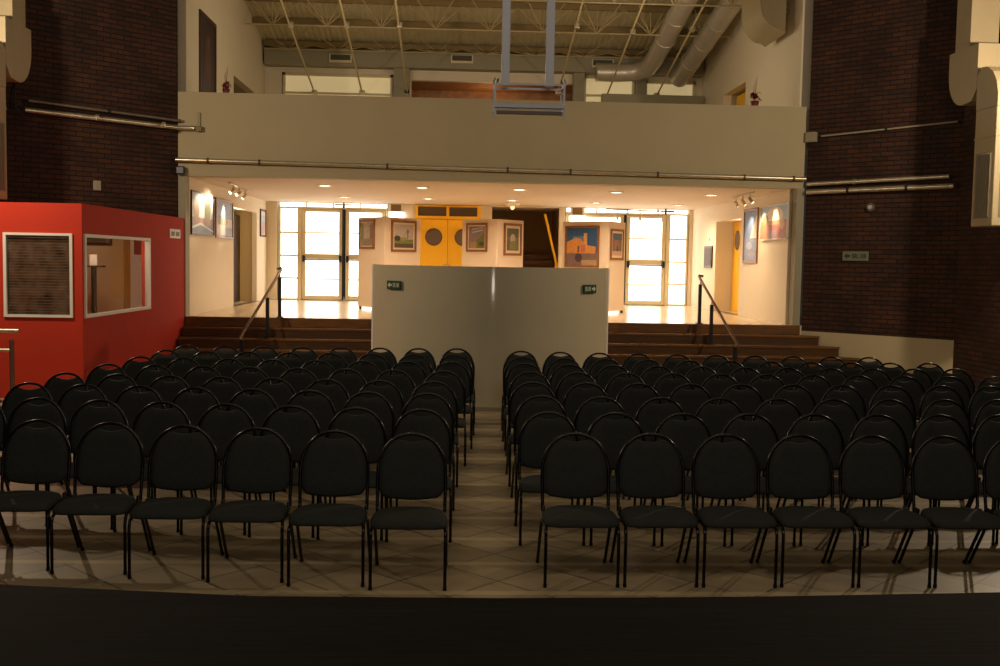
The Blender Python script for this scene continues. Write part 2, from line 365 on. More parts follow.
# stairwell opening in the back wall
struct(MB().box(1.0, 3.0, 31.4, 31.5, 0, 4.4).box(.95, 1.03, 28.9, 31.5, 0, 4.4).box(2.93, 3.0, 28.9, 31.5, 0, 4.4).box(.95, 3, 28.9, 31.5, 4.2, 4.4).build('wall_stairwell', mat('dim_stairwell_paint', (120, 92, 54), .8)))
st = thing('stair_flight', 'brown wooden stair flight rising inside the dark opening beside the yellow doors', 'stairs', (1.04, 29.2, ZL))
for k in range(8): MB().box(0, 1.88, k*.26, k*.26+.3, k*.17, (k+1)*.17, b=.01).build('step', M_STEP, st)
hr = thing('yellow_handrail', 'yellow sloping stair handrail in the dark opening behind the display screens', 'handrail', (0, 0, 0))
MB().bar([(2.84, 28.98, 2.0), (2.5, 29.0, 3.36)], .06, .06).build('rail', M_YELLOW, hr)
MB().box(2.8, 2.9, 28.93, 29.03, ZL, 2.05, b=.01).build('newel_post', M_YELLOW, hr)

# upper windows
def up_window(n, x0, x1, z0, z1, bars):
    w = sempty(f'window_{n}', (0, YB, 0))
    f = MB().box(x0, x1, -.04, .1, z1-.07, z1).box(x0, x1, -.04, .1, z0, z0+.07).box(x0, x0+.06, -.04, .1, z0, z1).box(x1-.06, x1, -.04, .1, z0, z1)
    for b in range(1, bars): f.box(x0+(x1-x0)*b/bars-.02, x0+(x1-x0)*b/bars+.02, -.02, .08, z0, z1)
    f.box(x0, x1, -.02, .08, z1-.55, z1-.5)
    f.build('window_frame', M_FRAME, w); MB().box(x0+.03, x1-.03, .08, .1, z0+.03, z1-.03).build('pane', M_PANEUP, w)
up_window(1, -4.62, -1.7, 5.0, 6.98, 1); up_window(2, 3.46, 4.84, 4.9, 7.1, 1); up_window(3, 5.12, 6.5, 4.9, 7.0, 1)

# ---------------------------------------------------------------- red booth
BX, BY, BZ = -5.2, 15.0, 2.75
wall('wall_booth_front', (-7.4, BY), (BX, BY), 0, BZ, .12, M_RED, [(1.13, 2.06, 1.17, 2.31)])
BS = -math.atan2(.13, YE-BY)                 # its inner end stands a little nearer the middle
wall('wall_booth_side', (BX+.003, BY+.12), (BX+.13, YE), 0, BZ, .12, M_RED, [(.02, 2.84, 1.17, 2.31)])
struct(MB().prism([(-7.39, BY+.125), (BX-.125, BY+.125), (BX-.02, YE-.03), (-5.2, YE-.03), (-7.39, 17.86)], BZ-.09, BZ-.01, lambda a, b, t: (a, b, t)).build('ceiling_booth', M_RED))
struct(MB().prism([(-7.35, BY+.13), (BX-.13, BY+.13), (BX-.13, 19.9), (-7.35, 17.75)], .02, .95, lambda a, b, t: (a, b, t)).build('floor_booth', M_LOBFLOOR))
bw = math.sqrt(.5)
wall('wall_booth_inner', (-7.38, 17.72), (BX-.13, 19.9), .96, BZ-.02, .03, mat('booth_inner_paint', (200, 180, 140), .7))
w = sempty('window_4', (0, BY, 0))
MB().box(-6.28, -6.24, -.02, .1, 1.15, 2.33).box(-5.37, -5.33, -.02, .1, 1.15, 2.33).box(-6.24, -5.37, -.02, .1, 2.295, 2.33).box(-6.24, -5.37, -.02, .1, 1.15, 1.185).build('window_frame', M_WHITE, w)
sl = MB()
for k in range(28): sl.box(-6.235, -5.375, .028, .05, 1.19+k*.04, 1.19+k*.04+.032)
sl.build('reflection_slats', mat('brick_reflection_tone', (164, 152, 150), .5, var=.7, scale=5), w)  # streaky slats imitate the brick wall reflected in the glass
MB().box(-6.24, -5.37, .015, .022, 1.18, 2.3).build('pane', glass('booth_front_glass', (214, 208, 200), .03, .08), w)
w = sempty('window_5', (BX, BY, 0), BS)
MB().box(-.06, .025, .06, .11, 1.14, 2.33).box(-.06, .025, 2.95, 3.0, 1.14, 2.33).box(-.06, .025, .11, 2.95, 2.285, 2.33).box(-.06, .025, .11, 2.95, 1.14, 1.185).build('window_frame', M_WHITE, w)
MB().box(-.03, -.022, .1, 2.96, 1.17, 2.3).build('pane', glass('booth_side_glass', (228, 224, 214), .04, .03), w)
# inside the booth, along the slanting inner wall (local x runs along it)
BI = (-7.38, 17.72, 0); BR = math.atan2(19.9-17.72, BX-.13+7.38)
d = sempty('door_7', (BI[0], BI[1], .96), BR)
MB().box(2.2, 2.96, -.05, -.005, 0, 1.74, b=.005).build('leaf', mat('white_door_paint', (244, 242, 236), .5), d)
MB().box(2.1, 2.2, -.06, -.002, 0, 1.74).build('door_frame', mat('booth_inner_trim', (170, 130, 76), .6), d)
f = thing('fire_alarm_box', 'red box mounted on the white door inside the booth behind glass', 'alarm box', (BI[0]+2.36*math.cos(BR), BI[1]+2.36*math.sin(BR), 2.05), BR)
MB().box(-.09, .09, -.13, -.055, 0, .32, b=.012).build('case', mat('fire_red', (150, 24, 26), .4), f)
MB().box(-.03, .02, -.14, -.125, -.12, -.0).build('paper_tag', M_WHITE, f)
s = thing('lectern_stand', 'black stand with a pale card, seen through the booth side window', 'stand', (-5.98, 17.8, .95))
MB().box(-.035, .035, -.035, .035, 0, .88, b=.005).box(-.12, .12, -.12, .12, 0, .03, b=.01).build('post', M_BLACK, s)
MB().box(-.17, .17, -.1, .1, .88, .91, b=.006).bar([(-.17, -.05, .9), (-.3, -.12, .74)], .05, .03).build('shelf', M_DARKF, s)
MB().box(-.06, .06, -.03, .02, .91, 1.09, b=.004).build('card', M_WHITE, s)

# ---------------------------------------------------------------- stairs up to the lobby
st = thing('staircase', 'wide dark brown wooden steps climbing from the hall floor to the lobby', 'stairs', (0, YE, 0))
MB().box(BX+.16, 6.74, -.03, -.002, .72, .905, b=.008).build('riser', M_STEP, st)
for k in range(1, 5):
    z = .9-.18*k; y0 = -.3*k; xr = 6.74+.3*(k-1)*.96
    b = MB(); b.prism([(BX+.16, y0), (xr+.28, y0), (xr, y0+.3), (BX+.16, y0+.3)], 0, z-.035, lambda a, c, t: (a, c, t))
    b.prism([(BX+.16, y0-.02), (xr+.29, y0-.02), (xr, y0+.3), (BX+.16, y0+.3)], z-.035, z, lambda a, c, t: (a, c, t))
    b.build('step', M_STEP, st)

def handrail(label, x0, x1, sgn):
    h = thing('handrail', label, 'handrail', (0, 0, 0), 0, 'stair handrails')
    a = Vector((x0, YE+.25, 1.84)); b = Vector((x1, 18.45, .6))
    at = lambda t: a.lerp(b, t)
    MB().tube([a+Vector((-.1*sgn, 0, -.02)), a+Vector((-.02*sgn, 0, 0)), at(.02), at(.5), b], .026, 10).build('rail', M_RAIL, h)
    for t, zb in ((.06, ZL), (.36, .54), (.93, .0)):
        zb += .002; p = at(t); q = Vector((p.x, p.y, zb))
        o = MB().box(p.x-.03, p.x+.03, p.y-.03, p.y+.03, zb, p.z-.1).box(p.x-.06, p.x+.06, p.y-.06, p.y+.06, zb, zb+.015).build('post', M_BLACK, h)
        MB().tube([(p.x, p.y, p.z-.11), (p.x, p.y, p.z)], .013).build('bracket', M_STEEL, o)
handrail('metal stair handrail on black posts beside the red booth', -3.28, -3.72, 1)
handrail('metal stair handrail on black posts near the brick corner', 4.78, 5.1, -1)
h = thing('guard_rail', 'short double metal rail standing in front of the red booth', 'handrail', (-6.02, 14.55, 0))
MB().tube([(-1.1, 0, .985), (.12, 0, .985)], .03, 10).build('rail', M_STEEL, h)
MB().tube([(-1.1, 0, .72), (.0, 0, .72)], .024, 10).build('rail', M_STEEL, h)
MB().tube([(.02, 0, 0), (.02, 0, .86)], .032, 10).disc((.02, 0), .07, 0, .012).build('post', M_RAIL, h)
MB().tube([(-.16, 0, 0), (-.16, 0, .97)], .016, 8).disc((-.16, 0), .05, 0, .012).build('post', M_BLACK, h)

# ---------------------------------------------------------------- curved partition with exit signs
pc = thing('curved_partition', 'tall glossy white curved partition standing behind the last chairs', 'partition', (.55, 14.2, 0))
hw, sag = 1.7, 1.0
R_ = (hw*hw+sag*sag)/(2*sag); A0 = math.asin(hw/R_)
def arc_pt(a, r): return (r*math.sin(a), R_-r*math.cos(a))
outer = [arc_pt(-A0+2*A0*i/48, R_) for i in range(49)]; inner = [arc_pt(A0-2*A0*i/48, R_-.07) for i in range(49)]
MB().prism(outer+inner, 0, 1.97, lambda a, b, t: (a, b, t), 0, True).build('panel', M_GLOSSP, pc)
for s_ in (-1, 1):
    p = arc_pt(s_*(A0+.016), R_-.035)
    MB().tube([(p[0], p[1], 0), (p[0], p[1], 1.975)], .04, 14).build('lit_edge_tube', mat('lit_edge_white', (240, 236, 226), .25), pc)  # white tube added so each panel end shows a bright lit rim
pts = [arc_pt(-A0+2*A0*i/40, R_+.012) for i in range(41)] + [arc_pt(A0-2*A0*i/40, R_) for i in range(41)]
MB().prism(pts, 0, .06, lambda a, b, t: (a, b, t), 0, True).build('baseboard', M_GREYBEAM, pc)

GL = {  # block letters as bars on a 3 x 5 grid
 'S': [(0,4,3,5),(0,2,1,5),(0,2,3,3),(2,0,3,3),(0,0,3,1)], 'A': [(0,0,.9,5),(2.1,0,3,5),(0,4,3,5),(0,1.8,3,2.7)],
 'L': [(0,0,1,5),(0,0,3,1)], 'I': [(1,0,2,5)], 'D': [(0,0,1,5),(0,4,2.3,5),(0,0,2.3,1),(2,.7,3,4.3)]}
def exit_sign(label, loc, rotz, w, h, arrow_left, bg, ink):
    s = thing('exit_sign', label, 'sign', loc, rotz, 'SALIDA exit signs')
    MB().box(-w/2, w/2, -.02, 0, 0, h, b=.003).build('plate', bg, s)
    b = MB(); uh = h*.5/5; aw = h*.8
    tx0 = -w/2+aw+h*.25 if arrow_left else -w/2+h*.2
    tw = w-aw-h*.45; pitch = tw/6; uw = pitch*.76/3
    for i, ch in enumerate('SALIDA'):
        for (a, c, d_, e) in GL[ch]: b.box(tx0+i*pitch+a*uw, tx0+i*pitch+d_*uw, -.024, -.019, h*.25+c*uh, h*.25+e*uh)
    b.build('lettering', ink, s)
    sg = -1 if arrow_left else 1; cx = (-w/2+h*.12+aw/2) if arrow_left else (w/2-h*.12-aw/2)
    poly = [(sg*aw*.45, 0), (0, h*.32), (0, h*.13), (-sg*aw*.42, h*.13), (-sg*aw*.42, -h*.13), (0, -h*.13), (0, -h*.32)]
    if sg > 0: poly = poly[::-1]
    MB().prism([(cx+a, h/2+c) for a, c in poly], -.024, -.019, lambda a, c, t: (a, t, c)).build('arrow', ink, s)
for lab, sx, al in (('green SALIDA sign with arrow on the curved panel end nearer the red booth', -1, True),
                    ('green SALIDA sign with arrow on the curved panel end nearer the brick corner', 1, False)):
    a = sx*(A0-.29); p = arc_pt(a, R_+.012)
    exit_sign(lab, (.55+p[0], 14.2+p[1], 1.63 if sx < 0 else 1.62), a, .28, .12, al, M_SIGNGREEN, M_SIGNWHITE)
exit_sign('pale SALIDA sign with left arrow on the dark brick wall', (7.5, 19.34, 2.17), -PI/4, .5, .175, True, mat('pale_green_sign', (108, 114, 92), .6), mat('sign_ink', (34, 42, 30), .6))

# ---------------------------------------------------------------- pictures
def colour(c): return mat('paint_%02x%02x%02x' % c, c, .55, var=.14, scale=18)
def picture(label, loc, rotz, w, h, shapes, frame=M_WOODF, fw_=.05, mount=0, group='framed paintings', depth=.035, parent=None):
    """loc = bottom centre on the wall; shapes in unit square, drawn in order"""
    t = thing('framed_painting', label, 'painting', loc, rotz, group)
    b = MB(); d0, x, z = -depth, w/2, h
    b.box(-x, x, d0, 0, 0, fw_, b=.006).box(-x, x, d0, 0, z-fw_, z, b=.006).box(-x, -x+fw_, d0, 0, fw_, z-fw_, b=.006).box(x-fw_, x, d0, 0, fw_, z-fw_, b=.006)
    b.build('frame', frame, t)
    i = fw_+mount
    if mount: MB().box(-x+fw_, x-fw_, -.014, -.008, fw_, z-fw_).build('mount', M_MATB, t)
    mats, cb = [], MB()
    ww, hh = w-2*i, h-2*i
    for k, (c, poly) in enumerate(shapes):
        m = colour(c)
        if m not in mats: mats.append(m)
        q = [(-ww/2+a*ww, i+e*hh) for a, e in poly]
        ar = sum(q[j][0]*q[(j+1) % len(q)][1]-q[(j+1) % len(q)][0]*q[j][1] for j in range(len(q)))
        if ar < 0: q = q[::-1]
        cb.prism(q, -.016-.0004*k, -.01, lambda a, e, tt: (a, tt, e), mats.index(m))
    cb.build('canvas', mats, t)
    return t
def rc(a, b, c, d): return [(a, b), (c, b), (c, d), (a, d)]
def el(cx, cy, rx, ry, n=14): return [(cx+rx*math.cos(2*PI*i/n), cy+ry*math.sin(2*PI*i/n)) for i in range(n)]
WHITEF = mat('pale_canvas_edge', (210, 196, 176), .6)
# lobby side wall next to the booth
picture('large park painting with trees, nearest the stairs on the booth side wall', (XL, 21.42, 2.46), PI/2, 1.9, .85,
        [((176,178,190), rc(0,0,1,1)), ((214,206,196), rc(.3,.45,.7,1)), ((118,128,70), el(.72,.62,.16,.3)), ((150,120,80), el(.2,.6,.15,.26)), ((146,110,90), rc(0,.2,1,.4)), ((112,116,130), rc(0,0,1,.24)), ((190,190,180), [(0,.1),(.4,.22),(1,.05),(1,.1),(.4,.28),(0,.16)])], M_DARKF, .03)
picture('hazy blue and pink painting beside the lobby recess', (XL, 23.4, 2.44), PI/2, 1.72, .85,
        [((150,164,192), rc(0,0,1,1)), ((206,196,192), rc(0,.0,1,.5)), ((188,156,140), el(.45,.42,.25,.12)), ((130,140,120), el(.2,.45,.14,.14)), ((150,160,180), rc(.6,0,1,.25))], M_WOODF, .05)
picture('small tall painting beside the glass doors, booth side wall', (XL, 28.1, 2.58), PI/2, .8, .72,
        [((168,188,196), rc(0,0,1,1)), ((190,160,160), rc(0,0,1,.55)), ((206,206,206), rc(0,.85,1,1))], M_DARKF, .05, .03)
# opposite side wall
picture('reddish crowd painting nearest the stairs on the wall by the brick corner', (XR, 21.28, 2.57), -PI/2, 1.85, .74,
        [((160,180,200), rc(0,0,1,1)), ((216,198,170), el(.5,.68,.32,.28)), ((186,120,84), rc(0,0,1,.55)), ((120,112,80), el(.15,.6,.12,.16)), ((150,84,70), rc(.3,.05,.75,.42)), ((208,160,120), el(.78,.42,.1,.16)), ((140,110,120), rc(.3,.0,.6,.25))], WHITEF, .035, depth=.05)
picture('tall blue painting of a white sail beside the yellow recess', (XR, 22.98, 2.1), -PI/2, 1.1, 1.2,
        [((112,132,168), rc(0,0,1,1)), ((226,200,170), [(.45,.45),(.95,.45),(.95,.92)]), ((128,136,160), rc(0,0,1,.44)), ((160,160,180), el(.4,.3,.25,.08)), ((150,140,150), el(.6,.12,.3,.06))], M_WOODF, .06)

def screen(label, e0, ap, e1, pics):
    """folding display screen: two tall panels meeting at a ridge that points into the hall, on little feet"""
    t = thing('display_screen', label, 'display screen', (ap[0], ap[1], ZL), 0, 'folding display screens')
    for p, q in ((e0, ap), (ap, e1)):
        L = math.hypot(q[0]-p[0], q[1]-p[1]); rz = math.atan2(q[1]-p[1], q[0]-p[0])
        o = MB().box(0.004, L-.004, 0, .05, .06, 2.08, b=.004).build('panel', M_PANEL, t, (p[0]-ap[0], p[1]-ap[1], 0), rz)
        for x in (.05, L-.08): MB().box(x, x+.04, -.0, .05, .0, .06).build('foot', M_BLACK, o)
    for lab, side, px0, px1, zb, zt, shp, mnt in pics:
        p, q = ((e0, ap) if side == 0 else (ap, e1)); L = math.hypot(q[0]-p[0], q[1]-p[1]); rz = math.atan2(q[1]-p[1], q[0]-p[0])
        f = (px0+px1)/2; wd = (px1-px0)*L
        picture(lab, (p[0]+(q[0]-p[0])*f+math.sin(rz)*.001, p[1]+(q[1]-p[1])*f-math.cos(rz)*.001, zb), rz, wd, zt-zb, shp, M_WOODF, .05, mnt, 'framed paintings on the display screens')
screen('folding white display screen with two pictures beside the glass doors', (-2.18, 24.2), (-1.53, 23.4), (-.76, 24.2), [
    ('narrow framed grey street picture on the screen by the glass doors', 0, .06, .64, 2.27, 2.93, [((150,140,120), rc(0,0,1,1)), ((110,124,90), rc(0,.1,.2,1)), ((176,160,140), rc(.25,.3,.75,1)), ((130,100,76), rc(.8,.3,1,.9)), ((140,124,100), rc(0,0,1,.3))], .025),
    ('framed landscape of a windmill and trees under a pale sky', 1, .17, .86, 2.22, 2.92, [((178,166,156), rc(0,0,1,1)), ((120,124,70), rc(0,.18,1,.36)), ((70,64,40), el(.16,.4,.17,.12)), ((150,140,84), el(.5,.38,.2,.08)), ((84,70,50), rc(0,0,1,.18)), ((110,90,84), rc(.68,.4,.73,.8)), ((130,100,100), el(.7,.7,.07,.07))], .04)])
screen('folding white display screen with two pictures in the middle of the lobby', (.19, 24.2), (.96, 23.4), (1.6, 24.2), [
    ('framed purple and green hillside picture on the middle screen', 0, .14, .74, 2.25, 2.9, [((130,110,110), rc(0,0,1,1)), ((176,166,170), [(.2,.7),(.9,.8),(.9,.86),(.2,.76)]), ((176,166,170), [(.2,.84),(.9,.92),(.9,.97),(.2,.9)]), ((104,108,56), [(1,0),(1,.7),(.4,.3),(.4,0)]), ((160,128,90), rc(.1,0,.5,.3)), ((66,70,36), el(.8,.2,.16,.1))], .03),
    ('framed green garden picture with white mount on the middle screen', 1, .24, .9, 2.18, 2.9, [((110,108,92), rc(0,0,1,1)), ((84,90,70), rc(0,.6,1,1)), ((178,164,144), el(.5,.55,.22,.2)), ((120,124,70), el(.55,.25,.3,.2)), ((96,84,70), rc(0,0,.2,.5))], .06)])
screen('folding white display screen with a large church picture and a small one', (2.5, 24.2), (3.44, 23.4), (3.96, 24.2), [
    ('large framed painting of an ochre church under a deep blue sky', 0, .07, .82, 1.94, 2.88, [((40,84,132), rc(0,0,1,1)), ((90,120,150), rc(.2,.62,.6,.78)), ((206,140,70), [(0,.3),(0,.62),(.3,.74),(.48,.7),(.6,.55),(.95,.5),(.95,.3)]), ((214,158,88), rc(.56,.45,.67,.86)), ((110,60,40), rc(.36,.34,.42,.52)), ((190,110,80), rc(.46,.34,.62,.55)), ((120,96,90), rc(0,0,1,.32)), ((70,50,56), el(.4,.2,.12,.12)), ((170,140,110), rc(.5,.0,1,.14))], 0),
    ('small framed blue and brown street picture on the screen with the church painting', 1, .12, .86, 2.12, 2.82, [((110,96,90), rc(0,0,1,1)), ((60,80,110), rc(.1,.7,1,1)), ((150,100,70), rc(.2,.3,.7,.7)), ((190,150,130), rc(0,0,1,.2)), ((70,60,60), rc(.45,.2,.6,.45))], .05)])
# dark picture upstairs
picture('very tall dark painting on the upper side wall above the booth', (-5.1, 22.1, 4.9), PI/2, 1.42, 2.02, [((52,30,30), rc(0,0,1,1)), ((84,50,44), el(.5,.5,.2,.35)), ((70,44,60), el(.4,.25,.25,.18)), ((110,80,70), el(.55,.78,.06,.05))], M_DARKF, .09)
picture('picture on the inner wall of the booth, seen through its side window', (BI[0]+1.5*math.cos(BR)+.002*math.sin(BR), BI[1]+1.5*math.sin(BR)-.002*math.cos(BR), 2.2), BR, .74, .42, [((150,140,124), rc(0,0,1,1)), ((110,90,70), rc(.1,0,.9,.35))], M_DARKF, .05)
# notice board and little signs in the lobby
t = thing('notice_board', 'dark narrow notice board on the lobby wall beside the recess', 'notice board', (XR, 26.75, 1.97), -PI/2)
MB().box(-.4, .4, -.04, 0, 0, .56, b=.008).build('frame', M_DARKF, t); MB().box(-.34, .34, -.045, -.038, .06, .5).build('board', mat('notice_sheet', (70, 54, 40), .6, var=.4, scale=14), t)
t = thing('small_wall_sign', 'small pale sign above the dark notice board', 'sign', (XR, 26.75, 2.62), -PI/2)
MB().box(-.17, .17, -.012, 0, 0, .16, b=.003).build('plate', M_WHITE, t); MB().box(-.05, .07, -.014, -.011, .03, .12).build('mark', mat('sign_grey', (120, 116, 110), .6), t)
t = thing('paper_notice', 'white paper notice fixed high on the red booth side wall', 'notice', (BX+.116+.004, 19.45, 2.36), PI/2+BS)
MB().box(-.33, .33, -.012, 0, 0, .165, b=.003).build('sheet', M_WHITE, t); MB().box(-.24, -.04, -.014, -.011, .04, .12).box(.03, .25, -.014, -.011, .04, .12).build('printed_blocks', mat('sign_grey', (160, 156, 146), .6), t)

# ---------------------------------------------------------------- lobby lights and fittings
DL = [(-2.67,21.9,'the hall side, over the booth end'), (-.67,21.9,''), (1.34,21.9,''), (3.4,22.1,''), (5.49,22.4,''),
      (-2.68,25.9,''), (-.65,25.8,''), (1.42,25.8,''), (3.52,26.1,''), (5.66,26.5,'')]
ORD = ['nearest the red booth end', 'second from the red booth end', 'in the middle of the row', 'second from the brick corner end', 'nearest the brick corner end']
proto = None
for i, (x, y, _) in enumerate(DL):
    lab = 'round recessed ceiling downlight, ' + ('front row, ' if i < 5 else 'rear row, ') + ORD[i % 5]
    if proto is None:
        proto = thing('downlight', lab, 'ceiling light', (x, y, ZC), 0, 'recessed lobby downlights')
        MB().lathe([(.155, 0), (.16, -.015), (.13, -.022), (.125, -.004)], 24).build('trim_ring', M_WHITE, proto)
        MB().disc((0, 0), .124, -.012, -.004, 24).build('lamp', M_LAMPON, proto)
    else: dup(proto, (x, y, ZC), 0, lab)
    l = bpy.data.lights.new('downlight_beam', 'SPOT'); l.energy = 185; l.color = (1, .76, .50); l.spot_size = math.radians(150); l.spot_blend = .8; l.shadow_soft_size = .12
    o = bpy.data.objects.new('downlight_beam', l); C.objects.link(o); o.location = (x, y, ZC-.05)

def spot_lamp(p, tgt, e, size=58):
    l = bpy.data.lights.new('spot_beam', 'SPOT'); l.energy = e; l.color = (1, .80, .52); l.spot_size = math.radians(size); l.spot_blend = .7; l.shadow_soft_size = .03
    o = bpy.data.objects.new('spot_beam', l); C.objects.link(o); o.location = p
    o.rotation_euler = (Vector(tgt)-Vector(p)).to_track_quat('-Z', 'Y').to_euler()
def track(label, p0, p1, n, aims, drop=.13, energy=60):
    p0, p1 = Vector(p0), Vector(p1); t = thing('track_light', label, 'spotlight', p0, 0, 'ceiling track spotlights')
    d = p1-p0
    MB().bar([(0,0,0), d], .035, .03).build('rail', M_STEEL if drop < .2 else M_BLACK, t)
    for k in range(n):
        q = d*((k+.5)/n); aim = (Vector(aims[k])-(p0+q)).normalized()
        h = MB().tube([q, q-Vector((0,0,drop))], .012)
        c = q-Vector((0,0,drop))
        h.tube([c-aim*.045, c+aim*.085], .034, 12).build('lamp_head', M_STEEL, t)
        b = MB().tube([c+aim*.08, c+aim*.09], .027, 12).build('bulb', M_BULB if energy else M_STEEL, t)
        if energy: spot_lamp(p0+c+aim*.16, aims[k], energy)
track('three-lamp spotlight track on the lobby ceiling at the booth end', (-4.5, 21.4, 3.52), (-4.62, 23.9, 3.52), 3, [(XL, 21.2, 2.95), (XL, 22.0, 3.1), (XL, 23.3, 2.9)])
track('three-lamp spotlight track on the lobby ceiling by the brick corner end', (6.0, 20.95, 3.52), (6.12, 23.0, 3.52), 3, [(XR, 21.2, 2.95), (XR, 22.0, 2.9), (XR, 23.0, 2.8)])
track('thin dark spotlight track hanging before the glass doors on the brick corner side', (4.1, 28.35, 3.5), (5.95, 28.35, 3.46), 3, [(4.3, 27.6, 2.), (5, 27.6, 2), (5.6, 27.6, 2)], .2, 0)
for lab, x in (('dark flat sensor under the lobby ceiling above the booth side glass doors', -2.96), ('dark flat sensor under the lobby ceiling above the brick side glass doors', 5.75)):
    t = thing('door_sensor', lab, 'sensor', (x, 28.5, 3.5)); MB().box(-.24, .24, -.05, .05, -.035, 0, b=.01).build('bar', M_BLACK, t); MB().box(-.03, .03, -.03, .03, -.11, -.03, b=.006).box(-.02,.02,-.02,.02,0,.045).build('bracket', M_BLACK, t)
def emergency(label, x):
    t = thing('emergency_light', label, 'emergency light', (x, YB, 3.14), 0, 'emergency lights on the lobby back wall')
    MB().box(-.2, .2, -.12, 0, .0, .18, b=.015).build('lamp', emit('emergency_lamp_face', (255, 252, 240), 4), t)
    MB().box(-.19, .19, -.14, 0, .18, .41, b=.01).build('case', M_WHITE, t); MB().box(-.15, .12, -.145, -.138, .21, .38).build('front_panel', mat('brown_grille', (132, 104, 74), .5), t)
emergency('boxy emergency light beside the yellow doors, bright lower half', -1.55)
emergency('boxy emergency light above the church painting screen, bright lower half', 3.36)
t = thing('ceiling_dome', 'small white dome fitting on the ceiling before the stair opening', 'ceiling fitting', (1.5, 27.2, ZC))
MB().lathe([(.2, 0), (.2, -.03), (.14, -.07), (.02, -.09)], 20).build('dome', M_WHITE, t); MB().lathe([(.05, -.08), (.06, -.13), (.02, -.17)], 12).build('lamp', emit('small_lamp', (255, 230, 180), 1), t)

# ---------------------------------------------------------------- pipes and wall fittings
def pipe(label, pts, r, m=M_STEEL, clamps=(), cl_mat=M_BLACK, group='pipes on the hall walls', name='pipe', out=(0, 1, 0), cl=.08):
    t = thing(name, label, 'pipe', pts[0], 0, group); p0 = Vector(pts[0])
    MB().tube([Vector(p)-p0 for p in pts], r, 10).build('tube', m, t)
    a, b = Vector(pts[0]), Vector(pts[-1]); d = (b-a).normalized()
    for f in clamps:
        q = a.lerp(b, f)-p0; o = Vector(out)
        k = MB().tube([q-d*.02, q+d*.02], r+.012, 10); k.bar([q, q+o*cl], .05, .04, ref=(0, 0, 1)); k.build('clamp', cl_mat, t)
n45 = Vector((1, -1, 0)).normalized()      # out of the booth-side corner wall
m45 = Vector((-1, -1, 0)).normalized()     # out of the other corner wall
def onL(s, z, off=.09): p = Vector((-7.4, 17.88, z)).lerp(Vector((-5.18, YE, z)), s)+n45*off; return tuple(p)
def onR(s, z, off=.09): p = Vector((6.78, YE, z)).lerp(Vector((8.8, 18.02, z)), s)+m45*off; return tuple(p)
pipe('thick bright metal pipe on the booth-side brick wall, ending on the parapet', [onL(.08, 4.42), onL(.97, 4.42), (-5.12, YE-.09, 4.42), (-4.85, YE-.09, 4.42)], .045, M_STEEL, (.4, .8), M_STEEL, out=-n45)
pipe('thin dull pipe above the thick one on the booth-side brick wall', [onL(.1, 4.58), onL(.97, 4.55), (-5.1, YE-.09, 4.55)], .028, mat('dull_pipe', (120, 110, 96), .4, metal=.6), (.5,), out=-n45)
pipe('long grey metal pipe clamped along the bottom of the parapet', [(-5.2, YE-.1, 3.83), (0, YE-.1, 3.78), (6.72, YE-.1, 3.72)], .04, M_STEEL, (.05, .13, .33, .52, .62, .76, .9, .98), mat('brown_clamp', (86, 70, 52), .5, metal=.4))
pipe('bright metal pipe on the brick wall above the exit sign, lower of two', [onR(.02, 3.47), onR(.97, 3.49)], .048, M_STEEL, (.3, .7), M_BLACK, out=-m45)
pipe('dull metal pipe on the brick wall above the exit sign, upper of two', [onR(.02, 3.62), onR(.94, 3.66)], .04, M_STEEL, (.35,), M_STEEL, out=-m45)
pipe('thin high conduit from the junction box across the brick wall', [onR(.1, 4.52, .06), onR(.97, 4.6, .06)], .018, mat('dull_conduit', (150, 140, 122), .5), (.5,), out=-m45, cl=.05)
t = thing('junction_box', 'grey junction box on the brick wall at the end of the high conduit', 'junction box', onR(.03, 4.42, .0), -PI/4)
MB().box(-.1, .1, -.11, 0, 0, .19, b=.01).build('case', M_GREYBEAM, t); MB().disc((0, 0), .02, -.02, 0, 10).build('gland', M_BLACK, t)
t = thing('wall_plate', 'pale square plate on the dark brick above the red booth', 'wall plate', (-6.31, 18.97, 3.17), PI/4)
MB().box(-.07, .07, -.025, 0, 0, .17, b=.008).build('plate', mat('aged_plate', (150, 142, 126), .6), t); MB().box(-.025, .025, -.035, -.02, .05, .12, b=.004).build('switch', M_GREYBEAM, t)
t = thing('wall_sensor', 'small round grey sensor on the brick wall above the exit sign', 'sensor', onR(.45, 3.16, 0), -PI/4)
MB().prism(el(0, 0, .075, .075, 18), -.05, 0, lambda a, b, c: (a, c, b), 0, True).build('body', mat('grey_brown_plastic', (92, 82, 70), .6), t); MB().prism(el(0, 0, .04, .04, 14), -.07, -.05, lambda a, b, c: (a, c, b), 0, True).build('lens', M_DGREY, t)
t = thing('floodlight', 'small dark floodlight at the lobby opening corner above the booth', 'floodlight', (-5.1, YE-.02, 3.58))
MB().box(-.09, .07, -.14, -.02, -.02, .13, b=.02).build('body', mat('blue_black_plastic', (44, 44, 58), .4), t); MB().box(-.03, .01, -.03, .02, .03, .08).build('bracket', M_BLACK, t)
t = thing('bracket_box', 'small pipe end bracket fixed low on the parapet above the booth', 'bracket', (-4.78, YE, 4.44))
MB().box(-.02, .02, -.04, 0, -.06, .28, b=.004).build('plate', M_GREYBEAM, t); MB().box(-.05, .06, -.13, -.04, -.08, .02, b=.01).build('end_cap', M_BROWN, t)

# cables by the unit on the booth-side wall
t = thing('cable_bundle', 'tangle of black cables hanging beside the duct over the booth', 'cables', (-7.18, 17.62, 4.4))
for k in range(5):
    r_ = random.random; MB().tube([(-.1+.05*k, .0, .62-.05*k), (.02+.06*r_(), -.05, .4+.1*r_()), (-.06+.14*r_(), -.03, .1*r_()), (.12, .1, -.12+.05*k)], .012, 6).build('cable', M_BLACK, t)

